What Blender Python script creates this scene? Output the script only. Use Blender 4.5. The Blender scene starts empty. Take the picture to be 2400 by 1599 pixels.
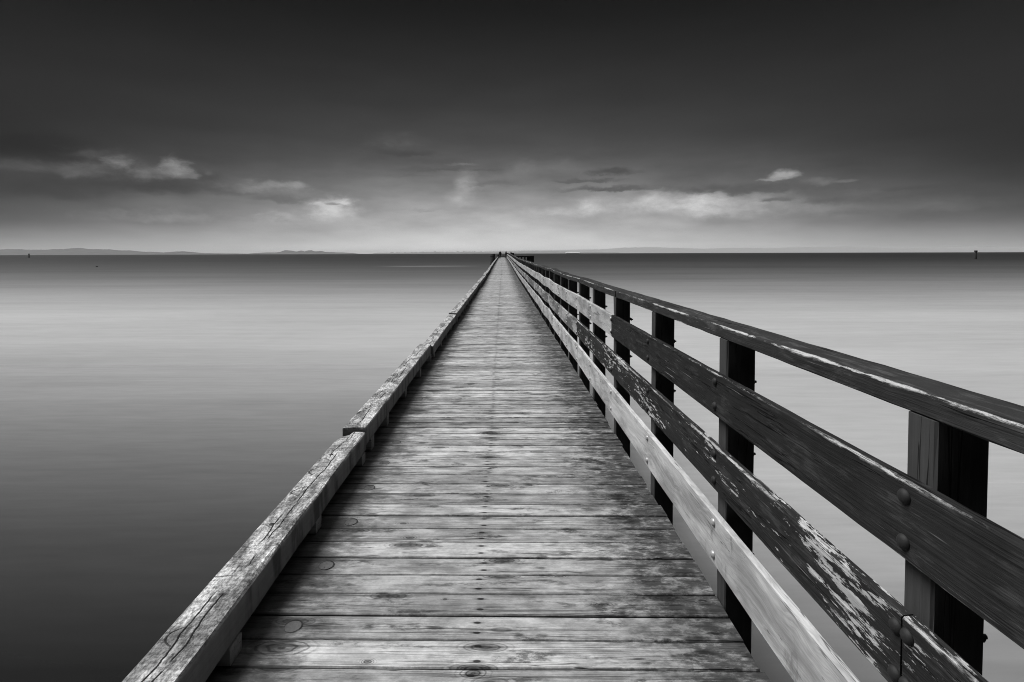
import bpy, bmesh, math, random
from mathutils import Vector, Matrix, noise as mnoise
R = math.radians
S = bpy.context.scene
COL = S.collection
random.seed(7)

# ------------------------------------------------------------------ camera
F = 1190.0                      # focal length in pixels of the 2400 px wide photograph
H = 1.6                         # eye height above the deck
PPX, PPY = 1178.0, 632.5        # principal point
cam_d = bpy.data.cameras.new('camera')
cam = bpy.data.objects.new('camera', cam_d); COL.objects.link(cam)
cam_d.sensor_width = 36.0
cam_d.lens = F / 2400 * 36
cam_d.shift_x = (1200 - PPX) / 2400
cam_d.shift_y = -(799.5 - PPY) / 2400
cam_d.clip_start = 0.02; cam_d.clip_end = 200000
CAMROT = Matrix.Rotation(R(90 - 1.84), 3, 'X') @ Matrix.Rotation(R(-0.16), 3, 'Z')
cam.matrix_world = Matrix.Translation((0, 0, H)) @ CAMROT.to_4x4()
S.camera = cam

def pxdir(x, y):                # world direction of a photograph pixel
    return (CAMROT @ Vector(((x - PPX) / F, -(y - PPY) / F, -1))).normalized()

def ground(px, py, z=0.0):
    v = pxdir(px, py); t = (z - H) / v.z; return v.x * t, v.y * t

S.view_settings.view_transform = 'Standard'
S.view_settings.look = 'None'
S.view_settings.exposure = 1.0
S.view_settings.gamma = 1.0
S.cycles.use_denoising = True
S.cycles.denoising_prefilter = 'NONE'
S.cycles.filter_width = 1.0
S.cycles.max_bounces = 5
S.cycles.sample_clamp_indirect = 2.0
S.cycles.volume_bounces = 0
WATER_Z = -2.0

# ------------------------------------------------------------------ node helper
class Sock:
    def __init__(s, g, o): s.g, s.o = g, o
    def _b(s, op, b, rev=False):
        return s.g.m(op, b, s) if rev else s.g.m(op, s, b)
    def __add__(s, b): return s._b('ADD', b)
    __radd__ = __add__
    def __sub__(s, b): return s._b('SUBTRACT', b)
    def __rsub__(s, b): return s._b('SUBTRACT', b, True)
    def __mul__(s, b): return s._b('MULTIPLY', b)
    __rmul__ = __mul__
    def __truediv__(s, b): return s._b('DIVIDE', b)
    def __pow__(s, b): return s._b('POWER', b)

class G:
    def __init__(s, tree):
        s.t = tree; tree.nodes.clear(); s.cache = {}
    def n(s, ty, **kw):
        nd = s.t.nodes.new(ty)
        for k, v in kw.items(): setattr(nd, k, v)
        return nd
    def put(s, sock, v):
        if isinstance(v, Sock): s.t.links.new(v.o, sock)
        else: sock.default_value = v
    def m(s, op, a, b=None, c=None, clamp=False):
        nd = s.n('ShaderNodeMath', operation=op, use_clamp=clamp)
        for i, v in enumerate((a, b, c)):
            if v is not None: s.put(nd.inputs[i], v)
        return Sock(s, nd.outputs[0])
    def vec(s, x, y, z):
        nd = s.n('ShaderNodeCombineXYZ')
        for i, v in enumerate((x, y, z)): s.put(nd.inputs[i], v)
        return Sock(s, nd.outputs[0])
    def sep(s, v):
        nd = s.n('ShaderNodeSeparateXYZ'); s.put(nd.inputs[0], v)
        return [Sock(s, o) for o in nd.outputs]
    def noise(s, v, scale=1.0, detail=3.0, rough=0.5, dist=0.0):
        nd = s.n('ShaderNodeTexNoise', noise_dimensions='3D')
        s.put(nd.inputs['Vector'], v)
        for k, x in (('Scale', scale), ('Detail', detail), ('Roughness', rough), ('Distortion', dist)):
            s.put(nd.inputs[k], x)
        return Sock(s, nd.outputs[0])
    def vor(s, v, scale=1.0, feature='F1', rnd=1.0):
        nd = s.n('ShaderNodeTexVoronoi', feature=feature)
        s.put(nd.inputs['Vector'], v); nd.inputs['Scale'].default_value = scale
        nd.inputs['Randomness'].default_value = rnd
        return Sock(s, nd.outputs['Distance']), Sock(s, nd.outputs['Color'])
    def ss(s, v, a, b, lo=0.0, hi=1.0):          # smoothstep, a may exceed b
        nd = s.n('ShaderNodeMapRange', interpolation_type='SMOOTHSTEP')
        if a > b: a, b, lo, hi = b, a, hi, lo
        s.put(nd.inputs['Value'], v)
        for k, x in (('From Min', a), ('From Max', b), ('To Min', lo), ('To Max', hi)): s.put(nd.inputs[k], x)
        return Sock(s, nd.outputs[0])
    def mix(s, f, a, b):                         # float mix
        nd = s.n('ShaderNodeMix', data_type='FLOAT')
        s.put(nd.inputs[0], f); s.put(nd.inputs[2], a); s.put(nd.inputs[3], b)
        return Sock(s, nd.outputs[0])
    def ramp(s, v, stops, interp='LINEAR'):
        nd = s.n('ShaderNodeValToRGB'); s.put(nd.inputs[0], v)
        cr = nd.color_ramp; cr.interpolation = interp
        while len(cr.elements) < len(stops): cr.elements.new(0.5)
        for e, (p, c) in zip(cr.elements, stops):
            e.position = p; e.color = (c, c, c, 1)
        return Sock(s, nd.outputs[0])
    def attr(s, name, fac=False):
        nd = s.n('ShaderNodeAttribute', attribute_name=name)
        return Sock(s, nd.outputs['Fac'] if fac else nd.outputs['Vector'])
    def pos(s):
        return Sock(s, s.n('ShaderNodeNewGeometry').outputs['Position'])
    def bump(s, h, strength=0.5, dist=0.01):
        nd = s.n('ShaderNodeBump'); s.put(nd.inputs['Height'], h)
        nd.inputs['Strength'].default_value = strength; nd.inputs['Distance'].default_value = dist
        return Sock(s, nd.outputs[0])
    def out(s, col, rough=0.8, normal=None, spec=0.3, ior=1.45):
        p = s.n('ShaderNodeBsdfPrincipled')
        nd = s.n('ShaderNodeCombineColor')
        for i in range(3): s.put(nd.inputs[i], col)
        s.t.links.new(nd.outputs[0], p.inputs['Base Color'])
        s.put(p.inputs['Roughness'], rough)
        s.put(p.inputs['Specular IOR Level'], spec)
        p.inputs['IOR'].default_value = ior
        if normal is not None: s.put(p.inputs['Normal'], normal)
        o = s.n('ShaderNodeOutputMaterial'); s.t.links.new(p.outputs[0], o.inputs[0])
        return p

def mat(name):
    m = bpy.data.materials.new(name); m.use_nodes = True
    return m, G(m.node_tree)

# ------------------------------------------------------------------ world: monochrome storm sky
W = bpy.data.worlds.new('World'); S.world = W; W.use_nodes = True
g = G(W.node_tree)
SUN_AZ, SUN_EL = -74.0, 59.0      # degrees clockwise from the jetty's direction, elevation
d = Sock(g, g.n('ShaderNodeTexCoord').outputs['Generated'])
dx, dy, dz = g.sep(d)
az = g.m('ARCTAN2', dx, dy)
el = g.m('ARCSINE', g.m('MINIMUM', g.m('MAXIMUM', dz, -1), 1))
ELM = R(32)
base = g.ramp(g.m('MAXIMUM', el, 0) / ELM, [
    (0.0, .80), (.02, .74), (.045, .64), (.085, .52), (.14, .40), (.18, .30), (.22, .22), (.27, .145), (.32, .094),
    (.38, .062), (.50, .034), (.64, .018), (.76, .008), (.86, .003)])
aza = g.m('ABSOLUTE', az + 0.01)
azf = g.mix(g.ss(el, R(.3), R(3.8)), g.ss(aza, .0, 1.0, 1.0, .30), g.ss(aza, 0.0, .90, 1.0, .08))
azf = g.mix(g.ss(el, R(8), R(18)) * .42, azf, 1.0)
base = base * azf
wig = g.noise(g.vec(az * 7, el * 26, 0.0), 1.0, 5, .55)          # wide soft streaks of cloud
wig2 = g.noise(g.vec(az * 34, el * 62, 3.0), 1.0, 8, .66, .4)
wig3 = g.noise(g.vec(az * 11, el * 38, 8.0), 1.0, 6, .6)
lowband = g.ss(el, R(1.0), R(3.5)) * g.ss(el, R(13), R(8))
base = base * (1 + (wig - .5) * (.45 + .6 * lowband))
def dirpx(x, y):
    v = pxdir(x, y)
    return math.atan2(v.x, v.y), math.asin(v.z)
sky = base
def cloud(x, y, rx, ry, val, amt=1.0, soft=.9, nz=.6, tex=.6, fine=True):
    """a cloud at a bearing and height over the horizon; val = its radiance"""
    global sky
    a0, e0 = dirpx(x, y)
    a1, _ = dirpx(x + rx, y); _, e1 = dirpx(x, y - ry)
    ra, re = max(abs(a1 - a0), .004), max(abs(e1 - e0), .002)
    w_ = min(1.0, max(.25, rx / 45))
    u = (az + waz * w_ - a0) * (1 / ra); v = (el + wel * w_ - e0) * (1 / re)
    v = g.m('MAXIMUM', v, v * -1.7)                # flatter below than above
    dd = g.m('SQRT', u * u + v * v)
    n_ = wig2 if fine else wig3
    val = max(val * 1.06 - .022, .008); amt = min(1.0, amt * 1.15)
    q = 1.5 - dd + (n_ - .5) * (2.6 * nz)
    mk = g.ss(q, 0.0, soft * 1.2) * amt
    sky = g.mix(mk, sky, val * (1 + (wig4 - .5) * (2 * tex)))
wig4 = g.noise(g.vec(az * 42, el * 90, 13.0), 1.0, 6, .62)
wa = g.noise(g.vec(az * 22, el * 40, 21.0), 1.0, 7, .62)
wb = g.noise(g.vec(az * 22, el * 40, 27.0), 1.0, 7, .62)
waz = (wa - .5) * .085; wel = (wb - .5) * .030
C_ = cloud
# left bank: dark body running in from the left edge, soft lit tops
C_(60, 345, 170, 40, .030, .75, 1.1, .5, .3, False)
C_(200, 425, 330, 34, .062, .9, 1.0, .35, .3, False)
C_(20, 440, 260, 30, .052, .7, 1.1, .4, .3, False)
C_(470, 415, 40, 16, .075, .7, 1.0, .4, .3)
C_(120, 398, 150, 17, .088, .8, 1.1, .5, .6)
C_(250, 368, 95, 18, .085, .7, 1.1, .7, .6)
C_(165, 405, 36, 22, .125, .8, 1.2, .5, .5)
C_(225, 402, 60, 22, .105, .7, 1.2, .5, .6)
C_(275, 386, 32, 19, .175, .9, 1.2, .6, .5)
C_(352, 407, 42, 22, .155, .85, 1.2, .5, .5)
C_(411, 400, 38, 25, .235, .95, 1.1, .55, .5)
C_(445, 414, 22, 9, .16, .8, 1.0, .5, .4)
C_(487, 406, 10, 9, .12, .6, 1.0, .5, .4)
C_(640, 443, 92, 16, .215, .9, 1.2, .35, .5)
C_(655, 437, 50, 13, .26, .7, 1.2, .4, .5)
C_(698, 435, 20, 8, .285, .8, 1.0, .4, .3)
C_(650, 468, 80, 9, .125, .6, 1.1, .35, .3)
C_(660, 515, 62, 18, .37, .6, 1.1, .7, .7)
C_(420, 512, 160, 20, .255, .45, 1.2, .7, .8)
# the bright little cumulus left of the jetty
C_(782, 499, 58, 34, .46, .8, 1.2, .55, .5)
C_(784, 494, 28, 24, .60, .8, 1.2, .4, .3)
C_(756, 480, 24, 6, .52, .8, 1.0, .35, .3)
C_(757, 507, 28, 16, .50, .7, 1.1, .5, .4)
C_(815, 506, 24, 16, .44, .7, 1.1, .5, .4)
C_(808, 476, 20, 8, .60, .8, 1.1, .35, .2)
C_(784, 478, 20, 3.5, .26, .85, 1.0, .3, .2)
C_(850, 498, 18, 20, .30, .6, 1.1, .4, .4)
# middle
C_(930, 335, 62, 24, .100, .7, 1.2, .4, .5, False)
C_(955, 362, 70, 9, .066, .6, 1.2, .4, .3, False)
C_(1085, 386, 30, 3.5, .17, .7, 1.0, .3, .3)
C_(1070, 399, 110, 6, .10, .6, 1.1, .4, .3)
C_(960, 412, 70, 5, .13, .5, 1.1, .4, .3)
C_(1093, 440, 26, 36, .36, .7, 1.3, .3, .3, False)
C_(1075, 468, 32, 22, .42, .7, 1.3, .3, .3, False)
C_(1165, 430, 60, 12, .145, .7, 1.2, .3, .3, False)
C_(1225, 402, 38, 26, .20, .6, 1.3, .4, .3, False)
C_(1310, 398, 60, 24, .175, .55, 1.3, .4, .3, False)
C_(1000, 492, 50, 4, .30, .6, 1.1, .4, .3)
# right: dark layers over a streaky bright break
C_(1300, 500, 90, 13, .50, .5, 1.2, .5, .5)
C_(1480, 488, 180, 31, .43, .6, 1.2, .4, .4, False)
C_(1385, 488, 26, 22, .57, .75, 1.2, .35, .4)
C_(1530, 478, 42, 28, .55, .75, 1.2, .3, .4)
C_(1640, 486, 80, 38, .60, .85, 1.2, .3, .4, False)
C_(1745, 488, 120, 32, .42, .7, 1.2, .35, .4, False)
C_(1590, 500, 30, 14, .36, .5, 1.2, .4, .4)
C_(1880, 492, 130, 26, .24, .7, 1.2, .35, .4, False)
C_(1440, 404, 60, 10, .085, .8, 1.0, .45, .3)
C_(1380, 424, 80, 6, .105, .7, 1.0, .45, .3)
C_(1430, 444, 120, 7, .120, .85, 1.0, .35, .3)
C_(1690, 441, 130, 11, .120, .9, 1.0, .35, .3)
C_(1810, 442, 170, 15, .108, 1.0, .9, .35, .3)
C_(1990, 462, 110, 24, .115, .9, 1.1, .35, .3, False)
C_(1818, 470, 54, 7, .15, .95, .9, .25, .2)
C_(2030, 500, 85, 16, .135, .7, 1.2, .35, .3, False)
C_(1836, 413, 34, 13, .36, .95, 1.0, .25, .2)
C_(1815, 420, 34, 4, .28, .8, 1.0, .25, .2)
C_(1918, 425, 40, 10, .165, .75, 1.2, .3, .3)
C_(1978, 424, 22, 3.5, .17, .7, 1.1, .3, .3)
C_(2180, 440, 120, 8, .070, .6, 1.2, .4, .3)
C_(2180, 484, 150, 20, .16, .45, 1.3, .4, .4, False)
# upper sky out of frame: thin daylight overhead
nish = g.n('ShaderNodeTexSky', sky_type='NISHITA', sun_disc=False)
nish.sun_elevation = R(SUN_EL); nish.sun_rotation = R(SUN_AZ); nish.air_density = 1.0; nish.dust_density = 2.0
bw = g.n('ShaderNodeRGBToBW'); g.t.links.new(nish.outputs[0], bw.inputs[0])
high = g.ss(el, R(42), R(75))
UPPER = 0.10
ahead = g.ss(dy, -.55, .05, .12, 1.0)          # the cloud is thick behind the camera
sky = sky * g.mix(g.ss(el, R(25), R(40)), ahead, 1.0) * .5
sky = sky + Sock(g, bw.outputs[0]) * UPPER * high
bg = g.n('ShaderNodeBackground')
cc = g.n('ShaderNodeCombineColor')
for i in range(3): g.put(cc.inputs[i], sky)
g.t.links.new(cc.outputs[0], bg.inputs[0]); bg.inputs[1].default_value = 1.0
wo = g.n('ShaderNodeOutputWorld'); g.t.links.new(bg.outputs[0], wo.inputs[0])
W.cycles.sampling_method = 'MANUAL'; W.cycles.sample_map_resolution = 1024

# ------------------------------------------------------------------ sun behind thin cloud, from the left and a little ahead
sl = bpy.data.lights.new('sun', 'SUN'); sun = bpy.data.objects.new('sun', sl); COL.objects.link(sun)
sl.energy = 2.5; sl.angle = R(32); sl.color = (1, 1, 1)
sdir = Vector((math.sin(R(SUN_AZ)) * math.cos(R(SUN_EL)), math.cos(R(SUN_AZ)) * math.cos(R(SUN_EL)), math.sin(R(SUN_EL))))
sun.rotation_euler = sdir.to_track_quat('Z', 'Y').to_euler()

# ------------------------------------------------------------------ tagging
def tag(o, label=None, cat=None, group=None, kind=None):
    if label: o['label'] = label
    if cat: o['category'] = cat
    if group: o['group'] = group
    if kind: o['kind'] = kind
    return o
def empty(name, loc=(0, 0, 0)):
    o = bpy.data.objects.new(name, None); COL.objects.link(o); o.location = loc
    o.empty_display_size = .2
    return o
def link(name, me, parent=None, loc=None):
    o = bpy.data.objects.new(name, me); COL.objects.link(o)
    if parent: o.parent = parent
    if loc is not None: o.location = loc
    return o

class MB:
    """collects geometry with wood coordinates (along, across, across) and a random id per piece"""
    def __init__(s): s.v, s.f, s.pc, s.rid, s.mi = [], [], [], [], []
    def add(s, vs, fs, pcs=None, rid=0.0, mi=0):
        b = len(s.v); s.v += [tuple(v) for v in vs]
        s.f += [tuple(b + i for i in f) for f in fs]
        s.pc += [tuple(p) for p in (pcs or vs)]; s.rid += [rid] * len(vs)
        s.mi += [mi] * len(fs)
    def build(s, name, mats, parent=None, smooth=False, loc=None):
        me = bpy.data.meshes.new(name); me.from_pydata(s.v, [], s.f)
        a = me.attributes.new('pc', 'FLOAT_VECTOR', 'POINT'); a.data.foreach_set('vector', [c for p in s.pc for c in p])
        a = me.attributes.new('rid', 'FLOAT', 'POINT'); a.data.foreach_set('value', s.rid)
        for m in (mats if isinstance(mats, (list, tuple)) else [mats]): me.materials.append(m)
        me.polygons.foreach_set('material_index', s.mi)
        if smooth: me.polygons.foreach_set('use_smooth', [True] * len(me.polygons))
        me.update()
        return link(name, me, parent, loc)

def chamfer_rect(w, h, c):
    """cross-section of a timber, half sizes w (first axis), h (second), chamfer c"""
    return [(-w, -h + c), (-w + c, -h), (w - c, -h), (w, -h + c), (w, h - c), (w - c, h), (-w + c, h), (-w, h - c)]

def sweep(mb, rings, pcs, rid, cap=True):
    k = len(rings[0]); vs = [p for r in rings for p in r]; pv = [p for r in pcs for p in r]
    fs = []
    for i in range(len(rings) - 1):
        for j in range(k):
            a, b = i * k + j, i * k + (j + 1) % k
            fs.append((a, b, b + k, a + k))
    if cap:
        fs.append(tuple(range(k - 1, -1, -1))); o = (len(rings) - 1) * k
        fs.append(tuple(o + j for j in range(k)))
    mb.add(vs, fs, pv, rid)

def beam_y(mb, pts, w, h, c, rid, rag=0.0, twist=0.0):
    """timber along Y through pts (x,y,z centres), half width w, half height h"""
    sec = chamfer_rect(w, h, c); rings, pcs = [], []
    for (x, y, z) in pts:
        rr, pp = [], []
        for j, (sx, sz) in enumerate(sec):
            jx = mnoise.noise(Vector((y * 6, j * 3.1, rid * 7))) * rag
            jz = mnoise.noise(Vector((y * 6, j * 3.1 + 50, rid * 7))) * rag
            rr.append((x + sx + jx, y, z + sz + jz)); pp.append((y, sx, sz))
        rings.append(rr); pcs.append(pp)
    sweep(mb, rings, pcs, rid)

def box(mb, x0, x1, y0, y1, z0, z1, rid=0, c=0.0, axis=2):
    cx, cy, cz = (x0 + x1) / 2, (y0 + y1) / 2, (z0 + z1) / 2
    hx, hy, hz = (x1 - x0) / 2, (y1 - y0) / 2, (z1 - z0) / 2
    c = c or min(hx, hy, hz) * .06
    if axis == 2:
        sec = chamfer_rect(hx, hy, c)
        rings = [[(cx + a, cy + b, z) for a, b in sec] for z in (z0, z1)]
        pcs = [[(z, a, b) for a, b in sec] for z in (z0, z1)]
    elif axis == 1:
        sec = chamfer_rect(hx, hz, c)
        rings = [[(cx + a, y, cz + b) for a, b in sec] for y in (y1, y0)]
        pcs = [[(y, a, b) for a, b in sec] for y in (y1, y0)]
    else:
        sec = chamfer_rect(hy, hz, c)
        rings = [[(x, cy + a, cz + b) for a, b in sec] for x in (x0, x1)]
        pcs = [[(x, a, b) for a, b in sec] for x in (x0, x1)]
    sweep(mb, rings, pcs, rid)

def lathe(mb, prof, n=12, axis='z', origin=(0, 0, 0), rid=0):
    """prof = [(radius, height)], closed at both ends"""
    ox, oy, oz = origin; rings = []
    for r, t in prof:
        ring = []
        for i in range(n):
            a = 2 * math.pi * i / n; p, q = r * math.cos(a), r * math.sin(a)
            ring.append({'z': (ox + p, oy + q, oz + t), 'x': (ox + t, oy + p, oz + q), 'y': (ox + q, oy + t, oz + p)}[axis])
        rings.append(ring)
    sweep(mb, rings, [[(v[2], v[0], v[1]) for v in r] for r in rings], rid)

# ------------------------------------------------------------------ materials
def wood_base(g, sa, sc):
    pc = g.attr('pc'); rid = g.attr('rid', True)
    a, b, c = g.sep(pc)
    return a, b, c, rid, (lambda s1, s2, off=0.0: g.vec(a * s1, b * s2 + rid * 31.7, c * s2 + rid * 17.3 + off))

def mat_deck():
    m, g = mat('weathered_deck_wood')
    a, b, c, rid, co = wood_base(g, 1, 1)          # a = world X, b = across the plank
    P = g.pos(); X, Y, Z = g.sep(P)
    # knots: sparse cells
    kv = g.vec(a * 2.6, b * 9 + rid * 13.0, rid * 5.0)
    kd, kc = g.vor(kv, 1.0)
    kr, _, kb_ = g.sep(kc)
    has = g.ss(kr, .56, .60)
    knot = g.ss(kd, .30, .10) * has
    ringp = g.ss(g.m('SINE', kd * 85), .2, .9) * g.ss(kd, .42, .15) * has
    flow = g.ss(kd, .6, .1) * has
    # explicit big knots seen near the camera (X, Y, rx, ry)
    ex = None; exring = None
    for (px, py, rx, ry) in ((660, 1519, .095, .036), (1110, 1578, .045, .022), (862, 1551, .022, .012), (1415, 1418, .035, .010), (1043, 1406, .014, .008), (945, 1226, .03, .012), (962, 1260, .035, .014), (1310, 1352, .03, .012)):
        kx, ky = ground(px, py)
        u = (X - kx) / rx; v = (Y - ky) / ry
        r = g.m('SQRT', u * u + v * v) + (g.noise(co(14, 40), 1, 3) - .5) * .5
        k1 = g.ss(r, 1.0, .55); k2 = g.ss(g.m('SINE', r * 13), .3, .95) * g.ss(r, 2.1, .7)
        ex = k1 if ex is None else g.m('MAXIMUM', ex, k1)
        exring = k2 if exring is None else g.m('MAXIMUM', exring, k2)
    warp = (g.noise(co(2.2, 5), 1, 2) - .5) * .018 + flow * .004
    bw_ = b + warp
    gv = lambda s1, s2, off=0.0: g.vec(a * s1, bw_ * s2 + rid * 31.7, rid * 9.1 + off)
    streak = g.noise(gv(.9, 34), 1, 4, .6)
    fine = g.noise(gv(3.5, 230, 4), 1, 4, .65)
    lines = g.noise(gv(.55, 95, 9), 1, 3, .6)
    dark_lines = g.ss(lines, .40, .30)
    cracks = g.ss(g.m('ABSOLUTE', g.noise(gv(.7, 30, 20), 1, 2, .5) - .5), .010, .002) * g.ss(g.noise(gv(1.1, 12, 30), 1, 2), .50, .60)
    blot = g.noise(g.vec(X * 2.4, Y * 5.0, rid * .35), 1, 6, .62)
    blot2 = g.noise(g.vec(X * 11, Y * 24, rid * 3), 1, 8, .74)
    tone = .315 * (.74 + .52 * rid) * (.70 + .60 * streak) * (.60 + .80 * fine)
    hair1 = g.ss(g.m('ABSOLUTE', g.noise(gv(.5, 62, 50), 1, 3, .55) - .5), .020, .006) * g.ss(g.noise(gv(.9, 16, 55), 1, 3), .47, .57)
    hair2 = g.ss(g.m('ABSOLUTE', g.noise(gv(.8, 130, 60), 1, 2, .5) - .52), .022, .008) * g.ss(g.noise(gv(1.6, 22, 65), 1, 3), .50, .60)
    grit = g.noise(g.vec(X * 60, Y * 130, rid * 3), 1, 4, .75)
    tone = tone * (1 - .42 * dark_lines) * (1 - .75 * cracks) * (1 - .55 * hair1) * (1 - .40 * hair2) * (.72 + .56 * grit)
    tone = tone * g.mix(g.ss(blot, .58, .40), 1.18, .86)
    # moss and damp along the rail side; kerb's shade and patchy stain painted beside the kerb
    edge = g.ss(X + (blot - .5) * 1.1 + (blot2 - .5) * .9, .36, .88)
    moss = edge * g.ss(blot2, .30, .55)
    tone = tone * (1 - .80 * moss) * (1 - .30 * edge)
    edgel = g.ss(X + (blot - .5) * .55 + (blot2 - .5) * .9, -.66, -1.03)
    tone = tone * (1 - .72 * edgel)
    pt = g.ss(g.noise(g.vec(X * 3.2, Y * 13, 5.0), 1, 5, .6), .525, .64) * g.ss(blot2, .40, .56)
    mot = g.noise(g.vec(X * 6, Y * 12, 9.0 + rid * .4), 1, 8, .72)
    tone = tone * (1 - .72 * pt) * g.mix(g.ss(mot, .38, .62), .72, 1.14)
    plankstain = g.ss(g.noise(g.vec(X * 1.1, rid * 40, 3.0), 1, 2), .56, .70)
    tone = tone * (1 - .34 * plankstain * streak)
    # damp stain patches and darker edges along the seams
    seam = g.m('MINIMUM', b, .1424 - b)
    tone = tone * (1 - .45 * g.ss(seam, .016, .004) * g.ss(blot2, .42, .58)) * (1 - .42 * g.ss(seam, .0085, .0045))
    tone = tone * (1 - .72 * knot) * (1 - .5 * ringp)
    tone = tone * (1 - .60 * ex) * (1 - .60 * exring)
    # two nails per plank down the middle, each with a rust streak
    jx = (g.m('FRACT', rid * 57.3) - .5) * .03
    nb = g.m('ABSOLUTE', b - .0712) - .033 + (g.m('FRACT', rid * 91.7) - .5) * .01
    nx = a + .112 + jx
    nd = g.m('SQRT', (nx * nx) * (1 / .017 ** 2) + (nb * nb) * (1 / .007 ** 2))
    nd2 = g.m('SQRT', (nx * nx) * (1 / .042 ** 2) + (nb * nb) * (1 / .009 ** 2))
    nail = g.ss(nd, 1.15, .65)
    tone = tone * (1 - .88 * nail) * (1 - .5 * g.ss(nd2, 1.2, .3))
    h = fine * .5 + streak * .6 - dark_lines * .8 - cracks * 1.5 - nail - hair1 * 1.2 - hair2 * .6 - ringp * .3 - exring * .4 - moss * blot2 * .8
    rough = g.mix(fine, .62, .85)
    g.out(tone, rough, g.bump(h, .55, .006), .25)
    return m

def mat_kerb():
    m, g = mat('weathered_kerb_wood')
    a, b, c, rid, co = wood_base(g, 1, 1)          # a along Y, b = x across, c = z
    grain = g.noise(co(3, 60), 1, 4, .6)
    fuzz = g.noise(co(46, 80, 3), 1, 6, .8)
    saw = g.noise(g.vec(a * 85, b * 6, c * 6 + rid * 7), 1, 3, .6)
    blot = g.noise(co(3.0, 9, 7), 1, 5, .65)
    blot2 = g.noise(co(9, 20, 9), 1, 5, .65)
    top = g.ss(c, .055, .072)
    chip = g.ss(fuzz, .36, .62)
    tone = .44 * (.38 + 1.0 * chip) * (.6 + .8 * grain)
    tone = tone * (1 - top * .32 * g.ss(saw, .50, .40))
    tone = tone * g.mix(g.ss(blot, .40, .58), .42, 1.12)
    tone = tone * g.mix(g.ss(blot2, .38, .52), .55, 1.0)
    # side face: smoother, vertical run stains, its shade painted in as a darker tone
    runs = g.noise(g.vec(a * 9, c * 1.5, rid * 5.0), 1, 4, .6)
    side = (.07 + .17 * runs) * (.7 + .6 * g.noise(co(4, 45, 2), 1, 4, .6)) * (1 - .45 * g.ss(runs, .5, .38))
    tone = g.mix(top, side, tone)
    # long drying cracks wandering down the top
    p1 = (g.noise(g.vec(a * 1.5, rid * 9.0, 0.0), 1, 6, .60) - .5) * .11
    p2 = (g.noise(g.vec(a * 1.9, rid * 9.0, 5.0), 1, 6, .60) - .5) * .12
    br = g.noise(g.vec(a * 3.4, rid * 4.0, 2.0), 1, 3)
    br2 = g.noise(g.vec(a * 2.1, rid * 4.0, 7.0), 1, 2)
    k1 = g.ss(g.m('ABSOLUTE', b - p1 - .012), .0044, .0020) * g.ss(br, .46, .50)
    k2 = g.ss(g.m('ABSOLUTE', b - p2 + .022), .0046, .0020) * g.ss(br2, .50, .54)
    kd, kc = g.vor(g.vec(a * 1.5, b * 4 + rid * 3, 0.0), 1)
    dot = g.ss(kd, .10, .06)
    crk = g.m('MAXIMUM', g.m('MAXIMUM', k1, k2) , dot * .8) * top
    cross = g.ss(g.m('ABSOLUTE', g.noise(g.vec(a * 3.2, b * 2.0, rid * 3), 1, 2) - .5), .006, .002) * g.ss(b, .0, -.05) * top
    crk = g.m('MAXIMUM', crk, cross * .8)
    tone = tone * (1 - .93 * crk)
    wear = g.ss(b, .062, .084) * g.ss(c, .03, .07) * g.ss(fuzz, .35, .6)
    tone = tone * (1 + .45 * wear)
    h = fuzz * .7 + grain * .4 + top * g.ss(saw, .4, .6) * .3 - crk * 2.5 + blot2 * .5
    g.out(tone, .85, g.bump(h, .7, .008), .2)
    return m

def mat_paint(name, hw, hh, amount, paint=.030, wood=.42, edge=1.0, lines=1.0):
    """dark paint flaking off pale wood; hh = half height of the board"""
    m, g = mat(name)
    a, b, c, rid, co = wood_base(g, 1, 1)
    grain = g.noise(co(2, 90), 1, 4, .6)
    fl = g.noise(co(9, 46), 1, 8, .70)
    region = g.noise(co(1.2, 4, 11), 1, 3, .5)
    thr = .74 - amount * (.11 + .125 * g.ss(region, .40, .62))
    flake = g.ss(fl - thr, .0, .02)
    ln = g.noise(co(2.2, 150, 5), 1, 4, .65)
    lnb = g.noise(co(2.5, 7, 15), 1, 3)
    scratch = g.ss(ln, .62, .68) * g.ss(lnb, .46, .56) * lines
    en = g.noise(co(11, 60, 25), 1, 8, .76); en2 = g.noise(co(1.6, 6, 29), 1, 2)
    du = b + hw; dv = c - hh
    cd = g.m('SQRT', du * du + dv * dv) + (en - .5) * .042
    wid = g.ss(g.noise(co(2.4, 3, 61), 1, 4, .6), .35, .62, .2, 1.45)
    topw = g.ss(cd / wid, .0080 * edge, .0035 * edge) * g.ss(en2 + (en - .5) * .9, .38, .50)
    hair = g.ss(g.m('ABSOLUTE', g.noise(co(1.0, 22, 41), 1, 3, .6) - .5), .016, .005) * g.ss(g.noise(co(1.3, 9, 45), 1, 2), .48, .56)
    botw = g.ss(c + (en - .5) * .020, -hh + .006, -hh + .001) * g.ss(en2, .55, .6) * edge * .6
    bare = g.m('MAXIMUM', g.m('MAXIMUM', flake, scratch * .8), g.m('MAXIMUM', topw, botw))
    wd = wood * (.35 + 1.2 * grain) * (.6 + .8 * g.noise(co(22, 80, 51), 1, 5, .7))
    dirt = g.noise(co(3, 8, 33), 1, 5, .65)
    run = g.noise(g.vec(a * 14, c * 1.2, rid * 5), 1, 4, .6)
    scuff = g.ss(g.noise(co(6, 30, 71), 1, 7, .72), .50, .64)
    pt = paint * (.55 + .9 * dirt) * (.7 + .6 * run) * (1 + 1.1 * scuff)
    tone = g.mix(bare, pt * (1 - .7 * hair), wd)
    h = bare * -1.2 - hair * 1.2 + grain * .8 + scratch * -.4 + fl * .5
    rough = g.mix(bare, .74, .92)
    g.out(tone, rough, g.bump(h, .8, .006), .10)
    return m

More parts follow.
